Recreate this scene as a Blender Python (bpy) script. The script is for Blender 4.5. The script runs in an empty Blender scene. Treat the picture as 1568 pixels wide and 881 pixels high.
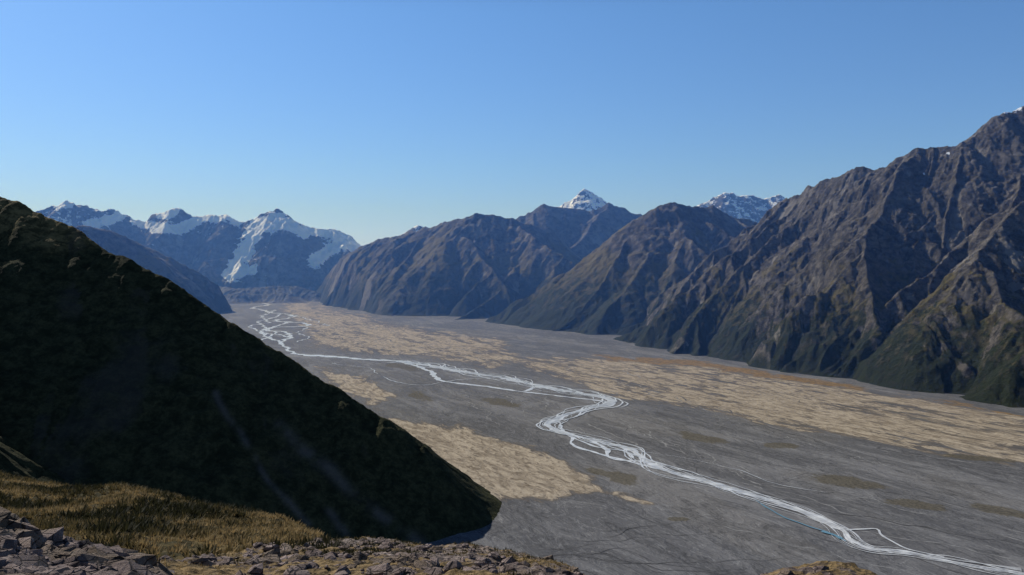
import bpy, math, time
import numpy as np
from mathutils import Vector
T0=time.time()
F=1226.0; CX=781.0; HV=405.0; CZ=600.0
def P(u,v,d): return ((u-CX)/F*d, d, CZ-(v-HV)/F*d)
def G(u,v):
    d=CZ*F/(v-HV); return ((u-CX)/F*d, d)
SUN_AZ=-46.0; SUN_EL=34.0
# ---------------- noise ----------------
_r=np.random.RandomState(7); _perm=_r.permutation(512).astype(np.int64); _ang=_r.rand(512)*2*np.pi
_gx=np.cos(_ang); _gy=np.sin(_ang)
def pn(x,y,seed=0):
    xi=np.floor(x).astype(np.int64); yi=np.floor(y).astype(np.int64); xf=x-xi; yf=y-yi
    u=xf*xf*xf*(xf*(xf*6-15)+10); v=yf*yf*yf*(yf*(yf*6-15)+10)
    def g(ix,iy,fx,fy):
        h=_perm[(_perm[(ix+seed*37)&511]+iy)&511]
        return _gx[h]*fx+_gy[h]*fy
    a=g(xi,yi,xf,yf); b=g(xi+1,yi,xf-1,yf); c=g(xi,yi+1,xf,yf-1); d=g(xi+1,yi+1,xf-1,yf-1)
    return (a+(b-a)*u)*(1-v)+(c+(d-c)*u)*v
def fbm(x,y,wl,oc,seed=0,rg=False,gain=0.5):
    s=0; a=1.0; t=0
    for i in range(oc):
        n=pn(x/wl,y/wl,seed+i)*1.5
        if rg: n=1-2*np.abs(n)
        s=s+a*n; t+=a; a*=gain; wl*=0.5
    return s/t
_q=np.arange(4096)/16.0
GT=(1-2*np.abs(pn(_q,_q*0+.37,3)*1.7))*.6+(1-2*np.abs(pn(_q*2.3,_q*0+.61,5)*1.7))*.35+(1-2*np.abs(pn(_q*5.1,_q*0+.21,8)*1.7))*.18
GT=GT-GT.mean()
def poly_sd(X,Y,poly):
    d2=np.full(X.shape,1e18); ins=np.zeros(X.shape,bool); n=len(poly)
    for i in range(n):
        ax,ay=poly[i]; bx,by=poly[(i+1)%n]; dx=bx-ax; dy=by-ay
        t=np.clip(((X-ax)*dx+(Y-ay)*dy)/(dx*dx+dy*dy+1e-9),0,1)
        d2=np.minimum(d2,(X-ax-t*dx)**2+(Y-ay-t*dy)**2)
        if ay!=by:
            c=((ay>Y)!=(by>Y))&(X<dx*(Y-ay)/dy+ax); ins^=c
    d=np.sqrt(d2); return np.where(ins,d,-d)
def line_d(X,Y,pts):
    d2=np.full(X.shape,1e18)
    for i in range(len(pts)-1):
        ax,ay=pts[i]; bx,by=pts[i+1]; dx=bx-ax; dy=by-ay
        t=np.clip(((X-ax)*dx+(Y-ay)*dy)/(dx*dx+dy*dy+1e-9),0,1)
        d2=np.minimum(d2,(X-ax-t*dx)**2+(Y-ay-t*dy)**2)
    return np.sqrt(d2)
def sstep(a,b,x):
    t=np.clip((x-a)/(b-a),0,1); return t*t*(3-2*t)
# ---------------- mesh helpers ----------------
def link(ob): bpy.context.scene.collection.objects.link(ob); return ob
def mesh_np(name,V,Fc,mat,attrs=None,smooth=True):
    Fc=np.asarray(Fc,dtype=np.int32); k=Fc.shape[1]
    used=np.unique(Fc); rm=np.full(len(V),-1,np.int32); rm[used]=np.arange(len(used))
    V=V[used]; Fc=rm[Fc]
    me=bpy.data.meshes.new(name); me.vertices.add(len(V)); me.vertices.foreach_set('co',V.astype(np.float32).ravel())
    me.loops.add(Fc.size); me.loops.foreach_set('vertex_index',Fc.ravel())
    me.polygons.add(len(Fc)); me.polygons.foreach_set('loop_start',np.arange(0,Fc.size,k,dtype=np.int32))
    me.polygons.foreach_set('loop_total',np.full(len(Fc),k,np.int32))
    me.polygons.foreach_set('use_smooth',np.full(len(Fc),smooth,bool))
    me.update(calc_edges=True)
    if attrs:
        for n,a in attrs.items():
            at=me.attributes.new(n,'FLOAT','POINT'); at.data.foreach_set('value',a.ravel()[used].astype(np.float32))
    me.materials.append(mat)
    return link(bpy.data.objects.new(name,me))
def grid_mesh(name,X,Y,Z,mat,attrs=None,zmin=-4,smooth=True):
    ny,nx=X.shape; V=np.stack([X.ravel(),Y.ravel(),Z.ravel()],1)
    I=np.arange(ny*nx).reshape(ny,nx)
    q=np.stack([I[:-1,:-1].ravel(),I[:-1,1:].ravel(),I[1:,1:].ravel(),I[1:,:-1].ravel()],1)
    zz=Z.ravel(); keep=zz[q].max(1)>zmin
    return mesh_np(name,V,q[keep],mat,attrs,smooth)
# ---------------- materials ----------------
class NT:
    def __init__(s,name):
        s.m=bpy.data.materials.new(name); s.m.use_nodes=True; s.t=s.m.node_tree; s.t.nodes.clear()
        s.out=s.t.nodes.new('ShaderNodeOutputMaterial'); s.geo=s.t.nodes.new('ShaderNodeNewGeometry')
        s.pos=s.geo.outputs['Position']
    def set(s,sock,v):
        if isinstance(v,bpy.types.NodeSocket): s.t.links.new(v,sock)
        elif isinstance(v,(tuple,list)) and sock.type=='RGBA': sock.default_value=tuple(v)+((1,) if len(v)==3 else ())
        else: sock.default_value=v
    def math(s,op,a,b=None,c=None,clamp=False):
        n=s.t.nodes.new('ShaderNodeMath'); n.operation=op; n.use_clamp=clamp
        for i,x in enumerate((a,b,c)):
            if x is not None: s.set(n.inputs[i],x)
        return n.outputs[0]
    def map(s,vec,scale=(1,1,1),rot=(0,0,0),loc=(0,0,0)):
        n=s.t.nodes.new('ShaderNodeMapping'); s.set(n.inputs['Vector'],vec); n.inputs['Scale'].default_value=scale
        n.inputs['Rotation'].default_value=rot; n.inputs['Location'].default_value=loc; return n.outputs[0]
    def noise(s,vec,scale=1,detail=6,rough=.55,dist=0):
        n=s.t.nodes.new('ShaderNodeTexNoise'); s.set(n.inputs['Vector'],vec); n.inputs['Scale'].default_value=scale
        n.inputs['Detail'].default_value=detail; n.inputs['Roughness'].default_value=rough; n.inputs['Distortion'].default_value=dist
        return n.outputs['Fac']
    def voro(s,vec,scale=1,feat='F1',out='Distance'):
        n=s.t.nodes.new('ShaderNodeTexVoronoi'); n.feature=feat; s.set(n.inputs['Vector'],vec); n.inputs['Scale'].default_value=scale
        return n.outputs[out]
    def ss(s,x,a,b,lo=0.0,hi=1.0):
        n=s.t.nodes.new('ShaderNodeMapRange'); n.interpolation_type='SMOOTHSTEP'; s.set(n.inputs[0],x)
        n.inputs[1].default_value=a; n.inputs[2].default_value=b; n.inputs[3].default_value=lo; n.inputs[4].default_value=hi
        return n.outputs[0]
    def mix(s,f,a,b,mode='MIX'):
        n=s.t.nodes.new('ShaderNodeMix'); n.data_type='RGBA'; n.blend_type=mode
        s.set(n.inputs[0],f); s.set(n.inputs[6],a); s.set(n.inputs[7],b); return n.outputs[2]
    def attr(s,name):
        n=s.t.nodes.new('ShaderNodeAttribute'); n.attribute_name=name; return n.outputs['Fac']
    def sep(s,v):
        n=s.t.nodes.new('ShaderNodeSeparateXYZ'); s.set(n.inputs[0],v); return n.outputs
    def bump(s,h,dist,strength=1.0,normal=None):
        n=s.t.nodes.new('ShaderNodeBump'); s.set(n.inputs['Height'],h); n.inputs['Distance'].default_value=dist
        n.inputs['Strength'].default_value=strength
        if normal is not None: s.set(n.inputs['Normal'],normal)
        return n.outputs[0]
    def bsdf(s,col,rough=.9,normal=None,spec=.15):
        n=s.t.nodes.new('ShaderNodeBsdfPrincipled'); s.set(n.inputs['Base Color'],col); s.set(n.inputs['Roughness'],rough)
        s.set(n.inputs['Specular IOR Level'],spec)
        if normal is not None: s.set(n.inputs['Normal'],normal)
        s.t.links.new(n.outputs[0],s.out.inputs['Surface']); return s.m

def mountain_mat(name,k=1.0,rockA=(.030,.028,.026),rockB=(.138,.122,.105),scree=(.21,.193,.172),veg=(.020,.026,.013),tus=(.112,.092,.042),
                 vegtop=700,vegamt=0.0,bs=20,snow=False):
    s=NT(name); z=s.sep(s.pos)[2]; nz=s.sep(s.geo.outputs['Normal'])[2]; gul=s.attr('gully')
    n1=s.noise(s.pos,1/(420*k),6,.6); n2=s.noise(s.pos,1/(55*k),7,.7,.3)
    n3=s.noise(s.map(s.pos,(1,1,1),loc=(900,400,0)),1/(150*k),7,.65,.5)
    rock=s.mix(s.ss(n2,.38,.64),rockA,rockB)
    gm=s.ss(s.math('ADD',s.math('MULTIPLY',gul,-1.0),s.math('MULTIPLY',s.math('SUBTRACT',n3,.5),2.6)),.12,.42)
    rock=s.mix(s.math('MULTIPLY',gm,.85),rock,scree)
    scm=s.math('MULTIPLY',s.ss(n3,.5,.6),s.ss(nz,.62,.76)); rock=s.mix(s.math('MULTIPLY',scm,.65),rock,scree)
    rock=s.mix(s.ss(n1,.45,.62,0,.35),rock,(.085,.074,.055))
    vv=s.math('DIVIDE',s.math('SUBTRACT',vegtop,z),350.0)
    vv=s.math('ADD',vv,s.math('MULTIPLY',s.math('SUBTRACT',n1,.5),3.2))
    vv=s.math('ADD',vv,s.math('MULTIPLY',s.math('SUBTRACT',n3,.5),2.8))
    vv=s.math('ADD',vv,s.math('MULTIPLY',gul,1.3))
    vv=s.math('ADD',vv,s.math('MULTIPLY',s.math('SUBTRACT',nz,.70),2.5))
    vm=s.ss(s.math('ADD',vv,vegamt),.1,.6)
    tz=s.math('ADD',s.math('DIVIDE',s.math('SUBTRACT',z,vegtop*.4),500.0),s.math('MULTIPLY',s.math('SUBTRACT',n2,.5),3.4))
    vcol=s.mix(s.ss(tz,-.1,.7),veg,tus)
    vcol=s.mix(s.ss(n2,.5,.62,0,.45),vcol,rockA)
    lowscree=s.math('MULTIPLY',s.ss(gul,-.1,-.45),s.ss(n3,.42,.56)); vcol=s.mix(s.math('MULTIPLY',lowscree,.7),vcol,(.13,.12,.105))
    col=s.mix(vm,rock,vcol)
    if snow:
        sm=s.math('ADD',s.attr('snow'),s.math('MULTIPLY',s.math('SUBTRACT',n2,.5),1.5))
        sm=s.math('ADD',sm,s.math('MULTIPLY',gul,-.22))
        sm=s.math('ADD',sm,s.math('MULTIPLY',s.math('SUBTRACT',nz,.70),.7))
        sm=s.ss(sm,.48,.56); col=s.mix(sm,col,(.88,.90,.93))
    nf=s.noise(s.pos,1/(14*k),5,.7)
    h=s.math('ADD',n2,s.math('MULTIPLY',nf,.5))
    return s.bsdf(col,.95,s.bump(h,bs*k,1.0),.08)
# ---------------- ridge-based terrain ----------------
VALLEY=[G(u,v) for u,v in [(1900,690),(1700,652),(1562,627),(1480,613),(1400,601),(1340,590),(1305,577),(1250,577),(1200,569),(1140,556),(1050,545),(985,533),(935,518),(925,512),(870,515),(800,511),(755,496),(735,490),(700,493),(660,494),(625,495),(590,482),(540,468),(515,461),(480,456),(430,456),(370,458),(340,464),(330,480),(300,520),(200,640),(200,900),(1900,1100)]]
def gen_spurs(pts,rng,spacing,ms,ss,level,out,Lmax=3000):
    pts=[np.array(p,float) for p in pts]; acc=spacing*rng.uniform(.2,.8)
    for a,b in zip(pts[:-1],pts[1:]):
        L=np.linalg.norm((b-a)[:2]); 
        if L<1: continue
        d=(b-a)[:2]/L
        dd=-d if b[2]>a[2] else d
        while acc<L:
            p=a+(b-a)*acc/L
            for sd in (1,-1):
                if rng.rand()<.12: continue
                perp=np.array([-d[1],d[0]])*sd
                dr=perp*1.0+dd*rng.uniform(-.1,.7); dr/=np.linalg.norm(dr)
                m=ms*rng.uniform(.88,1.2); z0=p[2]-rng.uniform(4,18)
                Ls=min((z0+40)/m*rng.uniform(.5,1.05),Lmax*rng.uniform(.5,1))
                if Ls<80: continue
                q=p.copy(); q[2]=z0; sp=[q.copy()]; n=5
                ang=math.atan2(dr[1],dr[0]); 
                for i in range(n):
                    ang+=rng.uniform(-.28,.28); q=q+np.array([math.cos(ang)*Ls/n,math.sin(ang)*Ls/n,-m*Ls/n*rng.uniform(.6,1.4)]); sp.append(q.copy())
                out.append((sp,ss))
                if level>0: gen_spurs(sp,rng,spacing*.42,ms*1.2,ss*1.06,level-1,out,Lmax*.3)
            acc+=spacing*rng.uniform(.7,1.3)
        acc-=L
def massif(name,bounds,res,ridges,mat,seed,warp=60,wwl=500,side=.8,spacing=420,ms=.62,level=1,amp=30,nwl=300,clip=True,base_k=22,
           snowfn=None,ss=.95,namps=7,gamp=26,gwl=110,an='snow',gain=.6):
    rng=np.random.RandomState(seed); x0,x1,y0,y1=bounds
    xs=np.arange(x0,x1,res); ys=np.arange(y0,y1,res); X,Y=np.meshgrid(xs,ys)
    WX=X+warp*fbm(X,Y,wwl,6,seed,gain=.55); WY=Y+warp*fbm(X,Y,wwl,6,seed+20,gain=.55)
    lines=[]
    for r in ridges:
        lines.append((r,side)); gen_spurs(r,rng,spacing,ms,ss,level,lines)
    H=np.full(X.shape,-400.0); GU=np.zeros(X.shape)
    for li,(pts,sl) in enumerate(lines):
        arc=rng.uniform(0,5000)
        for a,b in zip(pts[:-1],pts[1:]):
            dx=b[0]-a[0]; dy=b[1]-a[1]; L=math.hypot(dx,dy); arc+=L
            R=(max(a[2],b[2])+60)/sl+warp
            if R<=0 or L<1: continue
            i0=max(0,int((min(a[0],b[0])-R-x0)/res)); i1=min(len(xs),int((max(a[0],b[0])+R-x0)/res)+1)
            j0=max(0,int((min(a[1],b[1])-R-y0)/res)); j1=min(len(ys),int((max(a[1],b[1])+R-y0)/res)+1)
            if i1<=i0 or j1<=j0: continue
            px=WX[j0:j1,i0:i1]-a[0]; py=WY[j0:j1,i0:i1]-a[1]
            t0=(px*dx+py*dy)/(L*L); t=np.clip(t0,0,1)
            ex=px-t*dx; ey=py-t*dy; ds=np.sqrt(ex*ex+ey*ey)
            over=(t0-t)*L; q=arc-L+t*L+over*80/(ds+80)
            g=GT[(q*(16/gwl)).astype(np.int64)&4095]
            f=np.clip(ds/(gwl*.9),0,1)
            z=a[2]+t*(b[2]-a[2])-sl*ds+gamp*g*f
            Hs=H[j0:j1,i0:i1]; m=z>Hs; Hs[m]=z[m]; gs=GU[j0:j1,i0:i1]; gs[m]=(g*f)[m]
    if clip:
        sd=poly_sd(X,Y,VALLEY); sd=sd+25*fbm(X,Y,200,3,seed+5)
        H=H-1.3*np.maximum(sd+10,0)
    r=H/base_k
    H=np.where(r>15,H,base_k*np.log1p(np.exp(np.clip(r,-20,15))))-8
    w=np.clip((H+10)/160,0.0,1.0)
    H=H+amp*w*(fbm(X,Y,nwl,namps,seed+9,rg=True,gain=gain)-.2)
    at={'gully':GU}
    if snowfn is not None: at[an]=snowfn(X,Y,H)
    ob=grid_mesh(name,X,Y,H,mat,at); print(name,X.size,len(lines),round(time.time()-T0,1)); return ob
def PP(l): return [P(*q) for q in l]

m_right=mountain_mat('mountain_rock_scrub',1.0,vegtop=520,vegamt=.0,bs=22,snow=True)
def snow_right(X,Y,Z):
    u=X/Y*F+CX; v=HV-(Z-CZ)/Y*F; s=np.zeros(X.shape)
    for (a,b,r) in [(1487,254,6),(1410,266,5),(1425,240,6),(1552,168,10),(1535,173,6),(1447,235,5)]:
        s=np.maximum(s,.68*np.exp(-((u-a)**2+((v-b)*1.5)**2)/(r*r)))
    return s
A=[PP([(1800,110,6000),(1680,150,5700),(1562,163,5500),(1535,172,5500),(1505,195,5450),(1480,215,5400),(1440,224,5500),(1400,230,5600),(1370,245,5700),(1340,257,5800),(1310,257,5900),(1285,270,6000),(1250,283,6200),(1215,297,6400),(1190,312,6600),(1165,345,6900),(1140,390,7200)]),
   PP([(935,520,6500),(985,497,6250),(1040,470,6100),(1100,435,5950),(1160,400,5750),(1225,366,5600),(1270,350,5600),(1330,300,5650),(1400,250,5650)]),
   PP([(1140,553,4960),(1200,500,4900),(1240,460,4850),(1290,418,4800),(1340,390,4900),(1400,350,5000),(1470,295,5200),(1535,240,5400)]),
   PP([(1305,578,4250),(1350,545,4200),(1400,492,4150),(1440,455,4150),(1490,400,4250),(1530,345,4400),(1600,270,4700),(1700,200,5200)]),
   PP([(1470,612,3650),(1540,565,3550),(1620,490,3600),(1750,400,3900),(1900,300,4400)])]
massif('rocky_mountain',(700,5400,3000,7900),6.5,A,m_right,3,warp=80,wwl=450,side=1.0,spacing=470,ms=.66,level=1,amp=52,nwl=330,snowfn=snow_right,ss=1.28,gamp=52,gwl=125)
m_mid=mountain_mat('mountain_scrub_far',1.6,vegtop=660,vegamt=.12,bs=15,rockB=(.125,.108,.093),scree=(.19,.172,.155))
B=[PP([(735,492,8500),(800,455,8400),(860,418,8300),(905,385,8300),(950,352,8300),(985,325,8300),(1005,313,8300),(1025,310,8300),(1060,316,8350),(1090,318,8400),(1130,332,8500),(1160,345,8600),(1230,360,8900)]),
   PP([(1025,312,8300),(1010,360,7900),(960,430,7400),(905,500,6950)]),
   PP([(1090,320,8400),(1110,390,7700),(1060,440,7350),(975,500,6950)])]
massif('rocky_mountain',(-700,4300,6300,11000),11.5,B,m_mid,11,warp=80,wwl=600,side=.86,spacing=700,ms=.60,level=1,amp=56,nwl=420,gamp=52,gwl=150,ss=1.08)
C=[PP([(470,440,14000),(510,405,13300),(545,380,12500),(580,366,12200),(620,356,12000),(650,348,11600),(690,338,11200),(715,331,11000),(735,329,11000),(775,335,11000),(800,343,11000),(840,352,11200)]),
   PP([(735,330,11000),(680,372,10500),(620,425,10000),(560,470,9900)]),
   PP([(775,336,11000),(790,400,10200),(755,455,9400),(690,490,8800)]),
   PP([(620,356,12000),(570,408,11300),(520,455,11500)])]
massif('rocky_mountain',(-4600,1300,8000,15500),14,C,m_mid,21,warp=100,wwl=700,side=.84,spacing=900,ms=.58,level=1,amp=65,nwl=500,gamp=62,gwl=190,ss=1.08)
D=[PP([(740,365,12500),(770,348,12500),(795,330,12500),(830,315,12500),(865,320,12500),(900,325,12500),(930,313,12500),(960,322,12500),(990,335,12500),(1060,350,12500)]),
   PP([(930,313,12500),(880,370,11500),(820,430,10500)])]
massif('rocky_mountain',(-1800,4300,9500,14500),19,D,m_mid,31,warp=100,wwl=700,side=.9,spacing=700,ms=.7,level=1,amp=65,nwl=500,gamp=58,gwl=190,ss=1.08)
m_left=mountain_mat('mountain_rock_far',2.0,vegtop=350,vegamt=0,bs=12,snow=True)
Hh=[PP([(-60,340,9000),(60,345,9300),(110,345,9500),(170,355,9800),(215,370,10000),(260,398,10500),(310,429,11000),(350,450,11500)])]
massif('rocky_mountain',(-9500,-3000,7500,13000),19,Hh,m_mid,41,warp=110,wwl=700,side=.85,spacing=600,ms=.66,level=1,amp=55,nwl=500,gamp=55,gwl=190,ss=1.05)
def snow_far(X,Y,Z):
    u=X/Y*F+CX; v=HV-(Z-CZ)/Y*F; s=np.zeros(X.shape)+.12+.27*sstep(400,335,v)
    for pts,r in [([(425,338),(392,346),(380,368),(368,392),(352,418)],17),([(400,338),(445,345),(465,357)],11),([(315,333),(350,330),(362,338)],11),
                  ([(235,348),(275,350),(300,338)],11),([(135,344),(165,337),(182,331)],11),([(205,338),(230,345)],9),([(88,314),(108,311)],8),
                  ([(480,398),(500,385),(518,372),(542,376)],14),([(505,356),(530,366)],11),([(245,330),(268,324)],9),([(385,412),(345,420)],10),([(470,352),(500,358)],8)]:
        s=np.maximum(s,1.05*np.exp(-(line_d(u,v,pts)/r)**2))
    return s
Gm=[PP([(20,345,14500),(75,320,15000),(98,307,15000),(130,318,15200),(175,325,15500),(205,335,15800),(230,341,16000),(245,326,16000),(268,319,16000),(290,330,16000),(310,333,16000),(345,328,16000),(365,343,16000),(400,331,16000),(425,321,16000),(445,337,16000),(470,350,16200),(510,351,16400),(528,360,16400),(545,380,16600),(570,395,16800)]),
   PP([(425,321,16000),(420,370,15500),(440,425,14900)]),PP([(345,328,16000),(335,380,15300),(330,430,14700)]),PP([(510,352,16400),(480,390,15800),(475,430,15200)]),
   PP([(268,319,16000),(255,360,15400),(290,410,14700)])]
massif('snowy_mountain',(-11500,-2300,12500,19500),19,Gm,m_left,51,warp=100,wwl=700,side=.9,spacing=650,ms=.68,level=1,amp=120,nwl=550,snowfn=snow_far,gamp=95,gwl=210,ss=1.08,gain=.58)
E=[PP([(820,335,18000),(850,316,18000),(868,308,18000),(893,290,18000),(910,300,18000),(925,312,18000),(950,330,18000)])]
massif('snowy_mountain',(-500,4000,16000,20500),22,E,m_left,61,warp=60,wwl=700,side=.9,spacing=450,ms=.8,level=1,amp=70,nwl=400,snowfn=lambda X,Y,Z:.58+0*X,gamp=70,gwl=180)
E2=[PP([(1040,335,16000),(1070,312,16000),(1090,303,16000),(1107,294,16000),(1125,300,16000),(1145,300,16000),(1165,306,16000),(1190,300,16000),(1230,320,16000)])]
massif('snowy_mountain',(2200,7000,14000,18000),22,E2,m_left,71,warp=60,wwl=700,side=.9,spacing=450,ms=.8,level=1,amp=70,nwl=400,snowfn=lambda X,Y,Z:.47+0*X,gamp=70,gwl=180)
E3=[PP([(590,368,15500),(620,355,15500),(637,344,15500),(655,352,15500),(700,370,15500)])]
massif('snowy_mountain',(-4000,0,14000,17500),25,E3,m_left,81,warp=60,wwl=700,side=.8,spacing=500,ms=.7,level=1,amp=40,nwl=500,snowfn=lambda X,Y,Z:.5+0*X,gamp=50,gwl=200)
m_mor=mountain_mat('moraine_gravel',1.0,rockA=(.06,.058,.056),rockB=(.14,.135,.13),scree=(.2,.195,.19),vegtop=-600,bs=10)
massif('moraine_hills',(-6200,-3000,12200,14900),14,[PP([(290,440,13600),(330,437,13500),(370,441,13200),(410,438,13300),(450,437,13400),(480,445,13300)]),PP([(330,452,12700),(360,448,12700),(400,450,12900),(440,447,12900)])],m_mor,95,warp=60,wwl=300,side=.5,spacing=250,ms=.45,level=0,amp=26,nwl=180,clip=False,ss=.7,gamp=20,gwl=90)
# near left hillside
def hill_mat():
    s=NT('hillside_scrub'); z=s.sep(s.pos)[2]; gul=s.attr('gully')
    n1=s.noise(s.pos,1/220,6,.6); n2=s.noise(s.pos,1/28,7,.72,.3); n3=s.noise(s.pos,1/8,5,.7)
    col=s.mix(s.ss(n2,.36,.64),(.020,.025,.013),(.070,.068,.032))
    col=s.mix(s.ss(n3,.45,.62,0,.55),col,(.020,.024,.012))
    tz=s.ss(s.math('ADD',s.math('DIVIDE',s.math('SUBTRACT',z,640.0),120.0),s.math('MULTIPLY',s.math('SUBTRACT',n1,.5),3.0)),-.2,.6)
    col=s.mix(tz,col,s.mix(s.ss(n2,.4,.62),(.065,.056,.026),(.22,.165,.07)))
    rk=s.ss(s.math('ADD',s.math('MULTIPLY',gul,-1.0),s.math('MULTIPLY',s.math('SUBTRACT',n1,.5),3.0)),.3,.8)
    col=s.mix(s.math('MULTIPLY',rk,.5),col,(.075,.066,.056))
    col=s.mix(s.attr('scree'),col,(.19,.16,.14))
    h=s.math('ADD',n2,s.math('MULTIPLY',n3,.6))
    return s.bsdf(col,.95,s.bump(h,9,1.0),.05)
I1=[PP([(-500,250,2500),(-200,285,2450),(0,299,2300),(40,309,2280),(75,329,2260),(120,351,2230),(160,378,2200),(200,392,2180),(260,424,2150),(300,454,2120),(350,489,2090),(400,514,2070),(440,543,2050),(500,584,2020),(560,620,2000),(600,649,1985),(650,698,1960),(700,744,1935),(735,774,1915),(762,796,1895),(785,820,1850)]),
    PP([(60,330,2260),(50,440,2050),(60,580,1850)]),
    PP([(220,410,2170),(280,540,1950),(350,670,1780)]),
    PP([(-300,285,2450),(-250,420,1900),(-150,600,1500)])]
def scree_attr(X,Y,Z):
    u=X/Y*F+CX; v=HV-(Z-CZ)/Y*F; s=np.zeros(X.shape); j=12*fbm(X,Z,90,5,3); u=u+j; k=sstep(-.5,.2,fbm(X,Z,60,4,9))
    for pts,r in [([(425,650),(480,700),(560,770),(640,830)],9),([(330,600),(400,720),(470,800)],5),([(500,780),(530,815)],6)]:
        s=np.maximum(s,.5*k*np.exp(-(line_d(u,v,pts)/r)**2))
    return s
m_hill=hill_mat()
massif('mountainside',(-2900,200,900,3600),4.6,I1,m_hill,91,warp=30,wwl=260,side=.78,spacing=360,ms=.76,level=1,amp=13,nwl=140,clip=False,base_k=10,ss=.98,
       snowfn=scree_attr,gamp=13,gwl=75,an='scree',gain=.55)
# ---------------- valley floor ----------------
tt=np.linspace(-1.25,1.6,820); vv=np.concatenate([np.linspace(405+9,470,160),np.linspace(470.5,900,420),np.linspace(905,2600,60)])
yy=CZ*F/(vv-HV); Tm,Ym=np.meshgrid(tt,yy); Xm=Tm*Ym; U=Tm*F+CX; Vv=np.repeat(vv[:,None],len(tt),1)
wob=32*fbm(Xm,Ym,320,7,3,gain=.65); wob2=10*fbm(Xm,Ym,320,7,8,gain=.65)
SY=2.5
def pmask(polys,soft=14,k=1.0):
    m=np.zeros(U.shape)
    for pl,st in polys:
        sd=poly_sd(U+wob,(Vv+wob2)*SY,[(a,b*SY) for a,b in pl]); m=np.maximum(m,st*sstep(-soft,soft,sd))
    return m
tan=pmask([([(780,548),(930,546),(1050,556),(1200,581),(1330,598),(1450,618),(1700,655),(1700,760),(1562,715),(1400,688),(1200,655),(1050,622),(900,600),(850,580)],.64),
  ([(430,452),(500,468),(560,485),(640,503),(770,520),(790,550),(740,562),(640,545),(540,538),(480,530),(470,505),(430,480)],.66),
  ([(595,640),(700,652),(790,682),(870,703),(925,757),(820,762),(745,768),(700,740),(640,690)],.88),
  ([(480,562),(560,575),(605,603),(580,628),(520,600)],.68),
  ([(1000,590),(1200,610),(1562,660),(1562,690),(1350,668),(1150,635),(1000,608)],.78),
  ([(915,752),(960,758),(990,768),(950,768)],.8)],24)
org=pmask([([(890,541),(1050,549),(1200,572),(1260,580),(1330,592),(1310,598),(1200,582),(1060,562),(930,550)],.78),([(1330,592),(1450,610),(1600,638),(1600,644),(1400,612)],.6)],8)
grn=np.zeros(U.shape)
for (a,b,ra,rb,sl) in [(1065,668,42,7,.18),(1187,680,34,5,.05),(1290,736,66,9,.14),(1395,771,62,7,.12),(1530,782,60,8,.2),(945,730,34,11,.2),(640,605,22,9,.3),(915,722,16,9,.2),(1040,793,20,4,0),(620,560,40,6,.1),(1490,700,60,5,.1),(760,615,30,6,.1)]:
    du=U+wob-a; dv=Vv+wob2*.6-b-du*sl; grn=np.maximum(grn,np.exp(-((du/ra)**2+(dv/rb)**2)**1.2))
RIV=[(1560,877),(1440,856),(1330,838),(1285,810),(1190,770),(1100,742),(1010,717),(965,688),(890,669),(838,650),(872,631),(930,618),(885,600),(800,585),(720,570),(612,552),(500,545),(450,541)]
rd=line_d(Xm,Ym,[G(*q) for q in RIV]); wash=np.exp(-(rd/(45+.035*(Ym-1500)))**2)
s=NT('gravel_riverbed')
r1=s.map(s.pos,(1,1,1),rot=(0,0,math.radians(-26)))
va=s.map(r1,(1/150,1/560,1)); vb=s.map(r1,(1/50,1/170,1)); vc=s.map(r1,(1/16,1/40,1))
nA=s.noise(va,1,7,.6,1.6); nB=s.noise(vb,1,6,.62,1.6); nC=s.noise(vc,1,5,.65,.8); nL=s.noise(s.map(r1,(1/420,1/1100,1)),1,5,.55,.8)
nF=s.noise(s.pos,1/9,5,.7)
col=s.mix(s.ss(nA,.35,.65),(.100,.100,.105),(.176,.174,.178))
col=s.mix(s.ss(nL,.45,.6,0,.7),col,(.086,.086,.092))
col=s.mix(s.ss(nL,.38,.46,.3,0),col,(.15,.138,.123))
def line(n,c,w): return s.math('SUBTRACT',1.0,s.ss(s.math('ABSOLUTE',s.math('SUBTRACT',n,c)),0.0,w))
col=s.mix(s.math('MULTIPLY',line(nA,.5,.014),.65),col,(.045,.045,.048))
col=s.mix(s.math('MULTIPLY',line(nA,.57,.009),.6),col,(.27,.27,.27))
col=s.mix(s.math('MULTIPLY',line(nA,.44,.008),.5),col,(.25,.25,.25))
col=s.mix(s.math('MULTIPLY',line(nB,.5,.018),.55),col,(.055,.055,.056))
col=s.mix(s.math('MULTIPLY',line(nB,.42,.015),.45),col,(.23,.23,.23))
col=s.mix(s.ss(nC,.5,.68,0,.35),col,(.20,.197,.195))
ws=s.math('MULTIPLY',s.attr('wash'),s.ss(nB,.4,.6)); col=s.mix(s.math('MULTIPLY',ws,.6),col,(.25,.25,.255))
tm=s.math('ADD',s.attr('tan'),s.math('MULTIPLY',s.math('SUBTRACT',nA,.5),1.8)); tm=s.math('ADD',tm,s.math('MULTIPLY',s.math('SUBTRACT',nB,.5),1.1))
tm=s.math('ADD',tm,s.math('MULTIPLY',s.math('SUBTRACT',nC,.5),.7))
inn=s.ss(s.attr('tan'),.05,.3)
tmask=s.math('MULTIPLY',s.ss(tm,.44,.62),inn)
tc=s.mix(s.ss(nB,.36,.6),(.24,.198,.148),(.42,.355,.27)); tc=s.mix(s.ss(nC,.5,.64,0,.75),tc,(.11,.085,.062))
tc=s.mix(s.ss(nF,.45,.62,0,.4),tc,(.17,.135,.097)) 
halo=s.math('MULTIPLY',s.ss(tm,.22,.48),inn); col=s.mix(s.math('MULTIPLY',halo,.65),col,(.12,.098,.077))
col=s.mix(tmask,col,tc)
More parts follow.
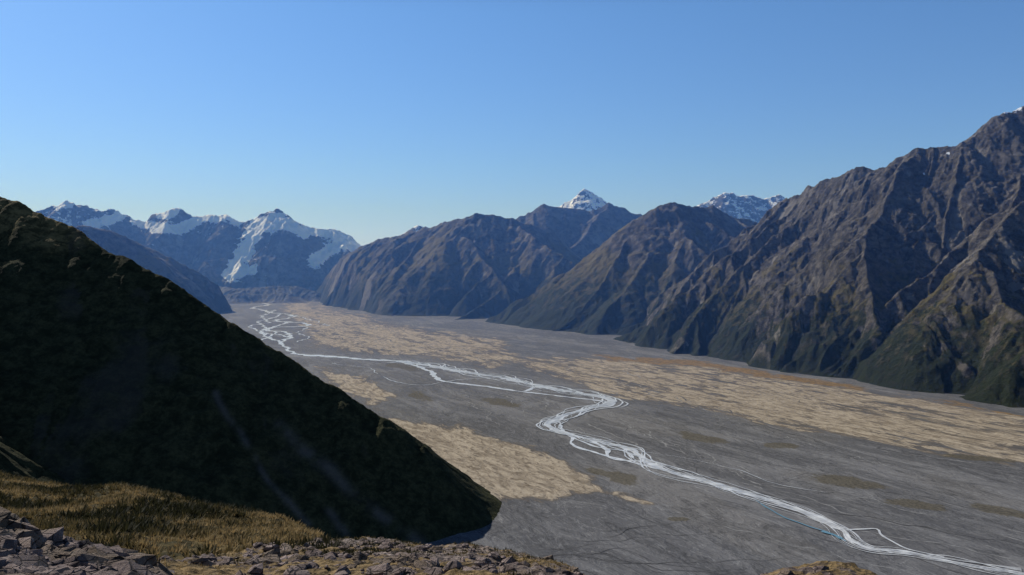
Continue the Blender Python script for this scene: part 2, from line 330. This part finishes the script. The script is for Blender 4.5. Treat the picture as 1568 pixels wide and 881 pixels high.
om=s.ss(s.math('ADD',s.attr('org'),s.math('MULTIPLY',s.math('SUBTRACT',nB,.5),1.4)),.45,.75); col=s.mix(om,col,s.mix(s.ss(nC,.4,.6),(.13,.09,.045),(.26,.165,.075)))
gm=s.ss(s.math('ADD',s.attr('grn'),s.math('MULTIPLY',s.math('SUBTRACT',nC,.5),1.0)),.4,.65); col=s.mix(s.math('MULTIPLY',gm,.75),col,s.mix(s.ss(nF,.4,.6),(.065,.057,.038),(.12,.102,.07)))
h=s.math('ADD',nC,s.math('MULTIPLY',nB,1.5)); h=s.math('ADD',h,s.math('MULTIPLY',nF,.25))
m_floor=s.bsdf(col,.95,s.bump(h,4,.9),.1)
Zf=np.zeros(U.shape)
grid_mesh('valley_floor',Xm,Ym,Zf,m_floor,{'tan':tan,'org':org,'grn':grn,'wash':wash})
# ---------------- river ----------------
s=NT('river_water'); n=s.noise(s.pos,1/30,5,.6); rc=s.mix(s.ss(n,.3,.7),(.48,.49,.50),(.76,.77,.76))
m_riv=s.bsdf(rc,.3,s.bump(s.noise(s.pos,1/4,4,.6),.2,.5),.5)
def catmull(pts,n=8):
    p=np.array(pts,float); p=np.vstack([2*p[0]-p[1],p,2*p[-1]-p[-2]]); o=[]
    for i in range(1,len(p)-2):
        for k in range(n):
            t=k/n; o.append(.5*((2*p[i])+(-p[i-1]+p[i+1])*t+(2*p[i-1]-5*p[i]+4*p[i+1]-p[i+2])*t*t+(-p[i-1]+3*p[i]-3*p[i+1]+p[i+2])*t**3))
    o.append(p[-2]); return np.array(o)
RV=[];RF=[];cnt=0;zi=0
def ribbon(c,w,z):
    global cnt
    n=len(c); t=np.gradient(c,axis=0); t/=np.linalg.norm(t,axis=1)[:,None]+1e-9; nr=np.stack([-t[:,1],t[:,0]],1)
    a=c+nr*w[:,None]/2; b=c-nr*w[:,None]/2
    V=np.vstack([np.column_stack([a,np.full(n,z)]),np.column_stack([b,np.full(n,z)])]); i=np.arange(n-1)
    RV.append(V); RF.append(np.stack([i,i+1,i+1+n,i+n],1)+cnt); cnt+=2*n
def resample(c,step=10):
    L=np.concatenate([[0],np.cumsum(np.linalg.norm(np.diff(c,axis=0),axis=1))]); n=max(8,int(L[-1]/step)); sl=np.linspace(0,L[-1],n)
    return np.stack([np.interp(sl,L,c[:,0]),np.interp(sl,L,c[:,1])],1),sl
def strand(pix,wk=1.0,off=0,seed=0,braid=1):
    global zi
    c,sl=resample(catmull([G(*q) for q in pix],14))
    t=np.gradient(c,axis=0); t/=np.linalg.norm(t,axis=1)[:,None]; nr=np.stack([-t[:,1],t[:,0]],1)
    w=(12+(c[:,1]-1600)*.0085)
    lat=w*(.5*pn(sl/170,sl*0+seed*3.3,seed)+.25*pn(sl/60,sl*0+seed,seed+1))*1.6+off*w*pn(sl/330+.5,sl*0+seed*1.7+.3,seed+2)*4
    c=c+nr*lat[:,None]
    w=w*wk*(1+.9*pn(sl/110,sl*0+seed+.5,seed+3)+.7*pn(sl/35,sl*0+seed+.7,seed+4)); w=np.clip(w,1.2,None)
    if braid!=1: w=w*np.clip(.4+2.2*pn(sl/260,sl*0+seed+.2,seed+6)+.6,0,1.3)
    zi+=1; ribbon(c,w,1.0+.04*zi)
main=[(1660,905),(1600,890),(1560,877),(1500,868),(1440,856),(1380,844),(1330,838),(1302,826),(1285,810),(1245,791),(1190,770),(1150,757),(1100,742),(1050,728),(1010,717),(985,704),(965,688),(930,679),(890,669),(855,659),(838,650),(850,641),(872,631),(900,624),(930,618),(922,608),(885,600),(850,595),(800,585),(760,577),(720,570),(680,564),(640,556),(612,552),(560,549),(500,545),(450,541)]
strand(main,1.3,0,1)
strand([(612,552),(640,562),(662,570),(668,580),(700,586),(750,592),(795,598),(840,604),(885,609),(925,613)],.75,0,2)
strand([(800,598),(825,590),(860,592),(890,603)],.5,0,3)
strand([(850,641),(858,655),(872,668),(872,680),(905,690),(945,702),(985,712),(1040,724)],.55,0,4)
strand([(890,669),(925,685),(935,700),(985,706)],.6,0,5)
strand([(838,650),(860,662),(900,680),(950,690),(965,700)],.4,0,12)
FARR=[(450,541),(436,531),(430,523),(443,516),(438,508),(408,505),(425,500),(462,499),(468,495),(440,492),(418,490),(445,485),(438,480),(415,478),(400,474)]
strand(FARR,.65,0,6)
strand([(430,523),(408,515),(400,505),(430,496),(440,492)],.5,0,7)
strand([(443,516),(425,511),(405,500),(395,492),(418,485),(430,480)],.35,0,14)
strand([(455,523),(470,515),(455,508),(475,500),(500,497),(470,488),(450,482)],.2,0,15,0)
strand([(400,520),(415,512),(395,506),(380,498),(410,493),(400,484),(420,474)],.3,0,16)
strand([(395,462),(415,460),(380,464),(430,457)],.7,0,8)
strand([(400,474),(385,470),(410,466),(395,462)],.5,0,13)
strand([(1290,810),(1335,808),(1345,818),(1380,838),(1440,852)],.35,0,9)
strand([(1302,826),(1360,846),(1450,850),(1540,872),(1600,886)],.25,0,10)
for k in range(12): strand(main[2:-3],.17,1.4,20+k,0)
strand([(960,690),(1040,700),(1110,716),(1180,738),(1260,752)],.09,.5,51,0)
strand([(760,577),(690,580),(640,588),(600,580),(560,565),(500,556)],.12,.5,52,0)
mesh_np('braided_river',np.vstack(RV),np.vstack(RF),m_riv)
RV=[];RF=[];cnt=0
s=NT('turquoise_pool'); m_pool=s.bsdf((.14,.27,.33),.2,None,.5)
strand([(1150,765),(1185,785),(1225,803),(1262,815),(1290,828)],.22,.2,41,0)
strand([(1255,812),(1275,818),(1285,824)],.7,0,42)
mesh_np('river_pool',np.vstack(RV),np.vstack(RF),m_pool)
rc_=np.random.RandomState(17)
cen,_=resample(catmull([(1700,900),(1150,1450),(620,1930),(430,2200),(200,2900),(-100,3900),(-700,5000),(-1500,6300),(-2600,8500)],20),10)
tc0=np.gradient(cen,axis=0); tc0/=np.linalg.norm(tc0,axis=1)[:,None]; nc0=np.stack([tc0[:,1],-tc0[:,0]],1)
HILLP=[G(u,v) for u,v in [(760,797),(700,840),(600,900),(200,900),(200,640),(440,545),(600,650),(700,745)]]
def dry(nl,wr,zb,fan):
    for k in range(nl):
        if not fan:
            i0=rc_.randint(0,len(cen)-150); ln=rc_.randint(60,260); i1=min(len(cen),i0+ln); off=rc_.uniform(-330,1500)
            if rc_.rand()<.35: off=rc_.uniform(-150,300)
            c=cen[i0:i1]+nc0[i0:i1]*off
        else:
            a=rc_.uniform(-.75,.45); p0=np.array([-60+rc_.uniform(-40,40),1700+rc_.uniform(-80,80)]); r=np.arange(0,rc_.uniform(250,620),10)+rc_.uniform(60,200)
            c=p0+np.stack([np.cos(a+.0*r)*r,np.sin(a)*r],1)
        sl=np.arange(len(c))*10.0; t=np.gradient(c,axis=0); t/=np.linalg.norm(t,axis=1)[:,None]; nr=np.stack([-t[:,1],t[:,0]],1)
        c=c+nr*(95*pn(sl/400,sl*0+k*.37+.2,k)+42*pn(sl/120,sl*0+k*.7+.1,k+3)+14*pn(sl/40,sl*0+k*.9+.1,k+5))[:,None]
        sd=poly_sd(c[:,0],c[:,1],VALLEY); hs=poly_sd(c[:,0],c[:,1],HILLP); ok=(sd>60)&(hs<-15)
        w=rc_.uniform(*wr)*(1+.9*pn(sl/60,sl*0+k*.3,k+7))*(1+(c[:,1]-1500)/5000)*np.clip(.9+2.8*pn(sl/150,sl*0+k*.13+.4,k+8),0,1.2)*np.sin(np.pi*np.linspace(0.02,.98,len(c)))**.5
        w=np.where(ok,w,0.0)
        ribbon(c,w,zb+.008*k)
RV=[];RF=[];cnt=0; dry(52,(1.5,5),.08,False); s=NT('pale_silt'); n=s.noise(s.pos,1/25,4,.6); mP=s.bsdf(s.mix(s.ss(n,.35,.65),(.14,.14,.142),(.26,.258,.256)),.95,None,.1)
mesh_np('dry_river_channels',np.vstack(RV),np.vstack(RF),mP)
RV=[];RF=[];cnt=0; dry(30,(1.5,4.0),.52,False); dry(16,(1.0,2.0),.8,True); s=NT('damp_gravel'); n=s.noise(s.pos,1/25,4,.6); mD=s.bsdf(s.mix(s.ss(n,.35,.65),(.078,.078,.082),(.115,.114,.117)),.9,None,.1)
mesh_np('damp_river_channels',np.vstack(RV),np.vstack(RF),mD)
# ---------------- foreground ----------------
def crest(tab):
    a=np.array(tab,float); return lambda u:(np.interp(u,a[:,0],a[:,1]),np.interp(u,a[:,0],a[:,2]))
LED=crest([(-900,760,14),(-400,800,18),(0,842,22),(100,852,24),(240,862,28),(300,853,34),(400,845,40),(480,833,44),(560,829,46),(640,835,44),(700,836,43),(750,840,42),(800,849,40),(830,857,37),(860,868,34),(890,885,30),(1000,960,26),(1100,925,29),(1150,892,32),(1200,872,34),(1250,868,34),(1300,873,33),(1345,893,31),(1500,990,25),(2200,1100,18)])
KN=crest([(-900,700,125),(-400,712,122),(0,723,118),(40,730,116),(75,738,112),(130,742,108),(180,737,104),(215,744,102),(260,757,98),(300,765,92),(340,774,88),(370,781,84),(420,790,78),(455,799,74),(485,811,68),(510,824,62),(530,836,58),(560,855,52),(700,960,50)])
def led_z(x,y):
    u=x/y*F+CX; v,yc=LED(u); Dc=(v-HV)/F*yc
    D=1.7+(Dc-1.7)*np.minimum(y/yc,1); D=D+np.maximum(y-yc,0)*.95
    n=.5*fbm(x,y,7,6,2,gain=.55)+.22*fbm(x,y,1.6,4,5,rg=True)
    return CZ-D+n*np.clip((y-3)/8,0,1)
def kn_z(x,y):
    u=x/y*F+CX; v,yc=KN(u); Dc=(v-HV)/F*yc; k=np.clip((Dc-14.5)/(yc-40),.15,.3)
    D=Dc-(yc-y)*k; t=y-yc; D=np.where(t>-6,D+.025*(t+6)**2*(t<8)+(t>=8)*(.025*196+.7*(t-8)),D)
    return CZ-D+1.0*fbm(x,y,16,5,12,gain=.5)+.16*fbm(x,y,2,3,15)
uu=np.linspace(-500,2300,1100); yl=np.concatenate([np.linspace(1,14,20),np.linspace(14.2,52,320),np.linspace(53,110,30)])
Um,Yl=np.meshgrid(uu,yl); Xl=(Um-CX)/F*Yl
s=NT('ledge_ground'); a1=s.noise(s.pos,1/5,6,.6); a2=s.noise(s.pos,1.2,7,.7); vo=s.voro(s.pos,3.5)
rk=s.mix(s.ss(a2,.35,.65),(.08,.06,.052),(.31,.25,.21)); gr=s.mix(s.ss(a2,.35,.6),(.06,.042,.018),(.24,.165,.075))
gmask=s.ss(s.math('ADD',a1,s.math('MULTIPLY',s.math('SUBTRACT',a2,.5),.6)),.44,.51); col=s.mix(gmask,rk,gr)
m_led=s.bsdf(col,.95,s.bump(s.math('ADD',a2,s.math('MULTIPLY',vo,.5)),.35,1),.1)
grid_mesh('rocky_ledge',Xl,Yl,led_z(Xl,Yl),m_led,zmin=-1e9)
uu=np.linspace(-800,600,760); yk=np.concatenate([np.linspace(34,130,420),np.linspace(131,420,40)])
Um,Yk=np.meshgrid(uu,yk); Xk=(Um-CX)/F*Yk
s=NT('tussock_ground'); a1=s.noise(s.pos,1/9,6,.6); a2=s.noise(s.pos,1/1.3,7,.7)
col=s.mix(s.ss(a2,.35,.62),(.040,.031,.012),(.18,.127,.048)); col=s.mix(s.ss(a1,.48,.58,0,.85),col,(.036,.033,.014))
m_kn=s.bsdf(col,.95,s.bump(a2,.5,1),.05)
grid_mesh('grassy_knoll',Xk,Yk,kn_z(Xk,Yk),m_kn,zmin=-1e9)
rng=np.random.RandomState(5)
def tufts(name,n,fn,ur,yr,hh,mat,maskfn=None,nb=10,tb=.5):
    u=rng.uniform(ur[0],ur[1],n*3); y=np.sqrt(rng.uniform(yr[0]**2,yr[1]**2,n*3)); x=(u-CX)/F*y
    k=np.ones(len(x),bool) if maskfn is None else maskfn(x,y,u)
    x=x[k][:n]; y=y[k][:n]; n=len(x); z=fn(x,y)
    tone=np.clip(tb+1.9*fbm(x,y,11,5,77)+rng.normal(0,.2,n),0,1)
    sz=rng.uniform(.5,1.3,n)*hh*(1.35-.6*tone)
    a=rng.rand(n,nb)*2*np.pi; sp=rng.uniform(.2,.95,(n,nb)); ln=sz[:,None]*rng.uniform(.7,1.15,(n,nb)); w=sz[:,None]*.15
    bx=x[:,None]+np.cos(a)*sz[:,None]*.25; by=y[:,None]+np.sin(a)*sz[:,None]*.25; bz=np.repeat(z[:,None]-.06,nb,1)
    px=-np.sin(a)*w; py=np.cos(a)*w
    A_=np.stack([bx+px,by+py,bz],-1); B_=np.stack([bx-px,by-py,bz],-1)
    C_=np.stack([bx+np.cos(a)*sp*ln,by+np.sin(a)*sp*ln,bz+ln*np.sqrt(1-.7*sp**2)],-1)
    V=np.stack([A_,B_,C_],2).reshape(-1,3); Fc=np.arange(len(V)).reshape(-1,3)
    return mesh_np(name,V,Fc,mat,{'tone':np.repeat(tone,nb*3)},False)
s=NT('tussock_blades'); tn=s.attr('tone'); c=s.mix(s.ss(tn,.15,.45),(.034,.032,.013),(.125,.093,.036)); c=s.mix(s.ss(tn,.45,.95),c,(.33,.23,.10))
s.bsdf(c,.8,None,.1); pb=[n for n in s.t.nodes if n.type=='BSDF_PRINCIPLED'][0]
tl=s.t.nodes.new('ShaderNodeBsdfTranslucent'); s.t.links.new(c,tl.inputs[0]); mx=s.t.nodes.new('ShaderNodeMixShader'); mx.inputs[0].default_value=.3
s.t.links.new(pb.outputs[0],mx.inputs[1]); s.t.links.new(tl.outputs[0],mx.inputs[2]); s.t.links.new(mx.outputs[0],s.out.inputs['Surface']); m_tuf=s.m
tufts('tussock_grass',15000,kn_z,(-60,560),(38,124),.45,m_tuf)
tufts('tussock_grass',6500,led_z,(-60,930),(16,50),.15,m_tuf,lambda x,y,u:(fbm(x,y,6,3,44)>-.0),tb=.5)
# rocks
import bmesh
def rocks(name,items,mat):
    V=[];Fc=[];c=0
    for (x,y,z,sx,sy,sz) in items:
        bm=bmesh.new(); n=rng.randint(14,24); pts=rng.normal(0,1,(n,3)); pts/=np.linalg.norm(pts,axis=1)[:,None]; pts*=rng.uniform(.8,1.05,(n,1))
        an=rng.uniform(0,6.28); ca,sa=math.cos(an),math.sin(an); tl=rng.uniform(-.5,.5)
        for p in pts:
            px,py,pz=p[0]*sx,p[1]*sy,p[2]*sz; px,pz=px*math.cos(tl)-pz*math.sin(tl),px*math.sin(tl)+pz*math.cos(tl)
            bm.verts.new((x+px*ca-py*sa,y+px*sa+py*ca,z+pz))
        r=bmesh.ops.convex_hull(bm,input=bm.verts); 
        bmesh.ops.delete(bm,geom=[e for e in r['geom_interior'] if isinstance(e,bmesh.types.BMVert)],context='VERTS')
        bm.verts.index_update()
        for v in bm.verts: V.append(v.co[:])
        for f in bm.faces:
            if len(f.verts)==3: Fc.append([q.index+c for q in f.verts])
        c+=len(bm.verts); bm.free()
    return mesh_np(name,np.array(V),np.array(Fc),mat,None,False)
s=NT('foreground_rock'); a1=s.noise(s.pos,1.1,6,.6); a2=s.noise(s.pos,6,7,.7); a3=s.noise(s.pos,.35,3,.5)
cr=s.voro(s.map(s.pos,(1.2,1.2,2.6),rot=(.4,.3,.2)),1.6,'DISTANCE_TO_EDGE'); ck=s.ss(cr,0,.06)
col=s.mix(s.ss(a1,.35,.65),(.15,.108,.092),(.37,.285,.245)); col=s.mix(s.ss(a2,.55,.7,0,.6),col,(.45,.39,.34)); col=s.mix(s.ss(a2,.3,.42,.6,0),col,(.05,.038,.033))
col=s.mix(s.ss(a3,.5,.6,0,.5),col,(.20,.145,.075)); col=s.mix(s.math('MULTIPLY',s.math('SUBTRACT',1.0,ck),.7),col,(.03,.024,.02))
m_rock=s.bsdf(col,.92,s.bump(s.math('ADD',s.math('ADD',a2,a1),s.math('MULTIPLY',ck,.5)),.25,1),.15)
it=[]
TOP=crest([(-200,770,19),(0,784,19),(30,800,19),(70,822,20),(100,813,20),(140,826,20),(175,836,20.5),(205,846,21),(240,868,22),(262,890,22)])
for i in range(950):
    u=rng.uniform(-120,262); v0,d0=TOP(u); d=rng.uniform(12.5,d0)
    f=(d0-d)/(d0-12.5); v=v0+f*(900-v0)+rng.uniform(0,10)
    big=rng.rand()<.3; sz=rng.uniform(.1,.28) if not big else rng.uniform(.45,.8)
    x,y,z=P(u,v,d); it.append((x,y,z-sz*.65,sz*rng.uniform(.8,1.6),sz*rng.uniform(.7,1.3),sz*rng.uniform(.5,.9)))
rocks('rock_outcrop',it,m_rock)
it=[]
for i in range(2600):
    u=rng.uniform(200,900) if rng.rand()<.93 else rng.uniform(1130,1350); y=rng.uniform(19,47); x=(u-CX)/F*y
    dens=fbm(np.array([x]),np.array([y]),6,3,44)[0]
    if y>LED(u)[1]+1 or (dens>-.02 and rng.rand()<.9): continue
    sz=.04+.36*rng.rand()**4
    it.append((x,y,float(led_z(np.array([x]),np.array([y]))[0])+sz*.02,sz*rng.uniform(.8,1.5),sz*rng.uniform(.8,1.3),sz*rng.uniform(.4,.8)))
rocks('loose_stones',it,m_rock)
# ---------------- haze, sky, sun, camera ----------------
bpy.ops.mesh.primitive_cube_add(size=1,location=(0,13200,1000)); hz=bpy.context.object; hz.name='atmosphere_haze'; hz.scale=(32000,20400,2500)
m=bpy.data.materials.new('haze_air'); m.use_nodes=True; t=m.node_tree; t.nodes.clear(); o=t.nodes.new('ShaderNodeOutputMaterial'); vs=t.nodes.new('ShaderNodeVolumeScatter')
vs.inputs['Color'].default_value=(.15,.36,1,1); vs.inputs['Density'].default_value=4.8e-5; vs.inputs['Anisotropy'].default_value=0.0
t.links.new(vs.outputs[0],o.inputs['Volume']); hz.data.materials.append(m)
try: m.cycles.homogeneous_volume=True
except Exception as e: print(e)
sc=bpy.context.scene
w=bpy.data.worlds.new('World'); sc.world=w; w.use_nodes=True; nt=w.node_tree; bg=nt.nodes['Background']; sk=nt.nodes.new('ShaderNodeTexSky'); sk.sky_type='NISHITA'
sk.sun_disc=False; sk.sun_elevation=math.radians(SUN_EL); sk.sun_rotation=math.radians(SUN_AZ%360); sk.altitude=900; sk.air_density=1.0; sk.dust_density=.3; sk.ozone_density=3.0
tc_=nt.nodes.new('ShaderNodeTexCoord'); sx=nt.nodes.new('ShaderNodeSeparateXYZ'); nt.links.new(tc_.outputs['Generated'],sx.inputs[0])
rp=nt.nodes.new('ShaderNodeValToRGB'); nt.links.new(sx.outputs[2],rp.inputs[0]); el_=rp.color_ramp.elements
el_[0].position=0; el_[0].color=(.39,.47,.88,1); el_[1].position=1; el_[1].color=(.24,.27,.33,1)
for p_,c_ in [(.06,(.41,.505,.78,1)),(.12,(.43,.555,.76,1)),(.3,(.48,.66,.83,1)),(.5,(.32,.38,.47,1))]:
    e=el_.new(p_); e.color=c_
mm=nt.nodes.new('ShaderNodeMix'); mm.data_type='RGBA'; mm.blend_type='MULTIPLY'; mm.inputs[0].default_value=1
nt.links.new(sk.outputs[0],mm.inputs[6]); nt.links.new(rp.outputs[0],mm.inputs[7]); nt.links.new(mm.outputs[2],bg.inputs[0]); bg.inputs[1].default_value=.15
sl=bpy.data.lights.new('sun','SUN'); sl.energy=5.0; sl.angle=math.radians(.5); sl.color=(1,.965,.91); so=link(bpy.data.objects.new('sun',sl))
az=math.radians(SUN_AZ); el=math.radians(SUN_EL); d=Vector((math.sin(az)*math.cos(el),math.cos(az)*math.cos(el),math.sin(el)))
so.rotation_euler=d.to_track_quat('Z','Y').to_euler(); so.location=(0,0,3000)
cam=bpy.data.cameras.new('camera'); cam.sensor_width=36; cam.lens=36*F/1562; cam.shift_y=-34.5/1562; cam.clip_start=.5; cam.clip_end=150000
co=link(bpy.data.objects.new('camera',cam)); co.location=(0,0,CZ); co.rotation_euler=(math.radians(90),0,0); sc.camera=co
sc.view_settings.view_transform='Standard'; sc.view_settings.look='None'; sc.view_settings.exposure=0
print('build',time.time()-T0)
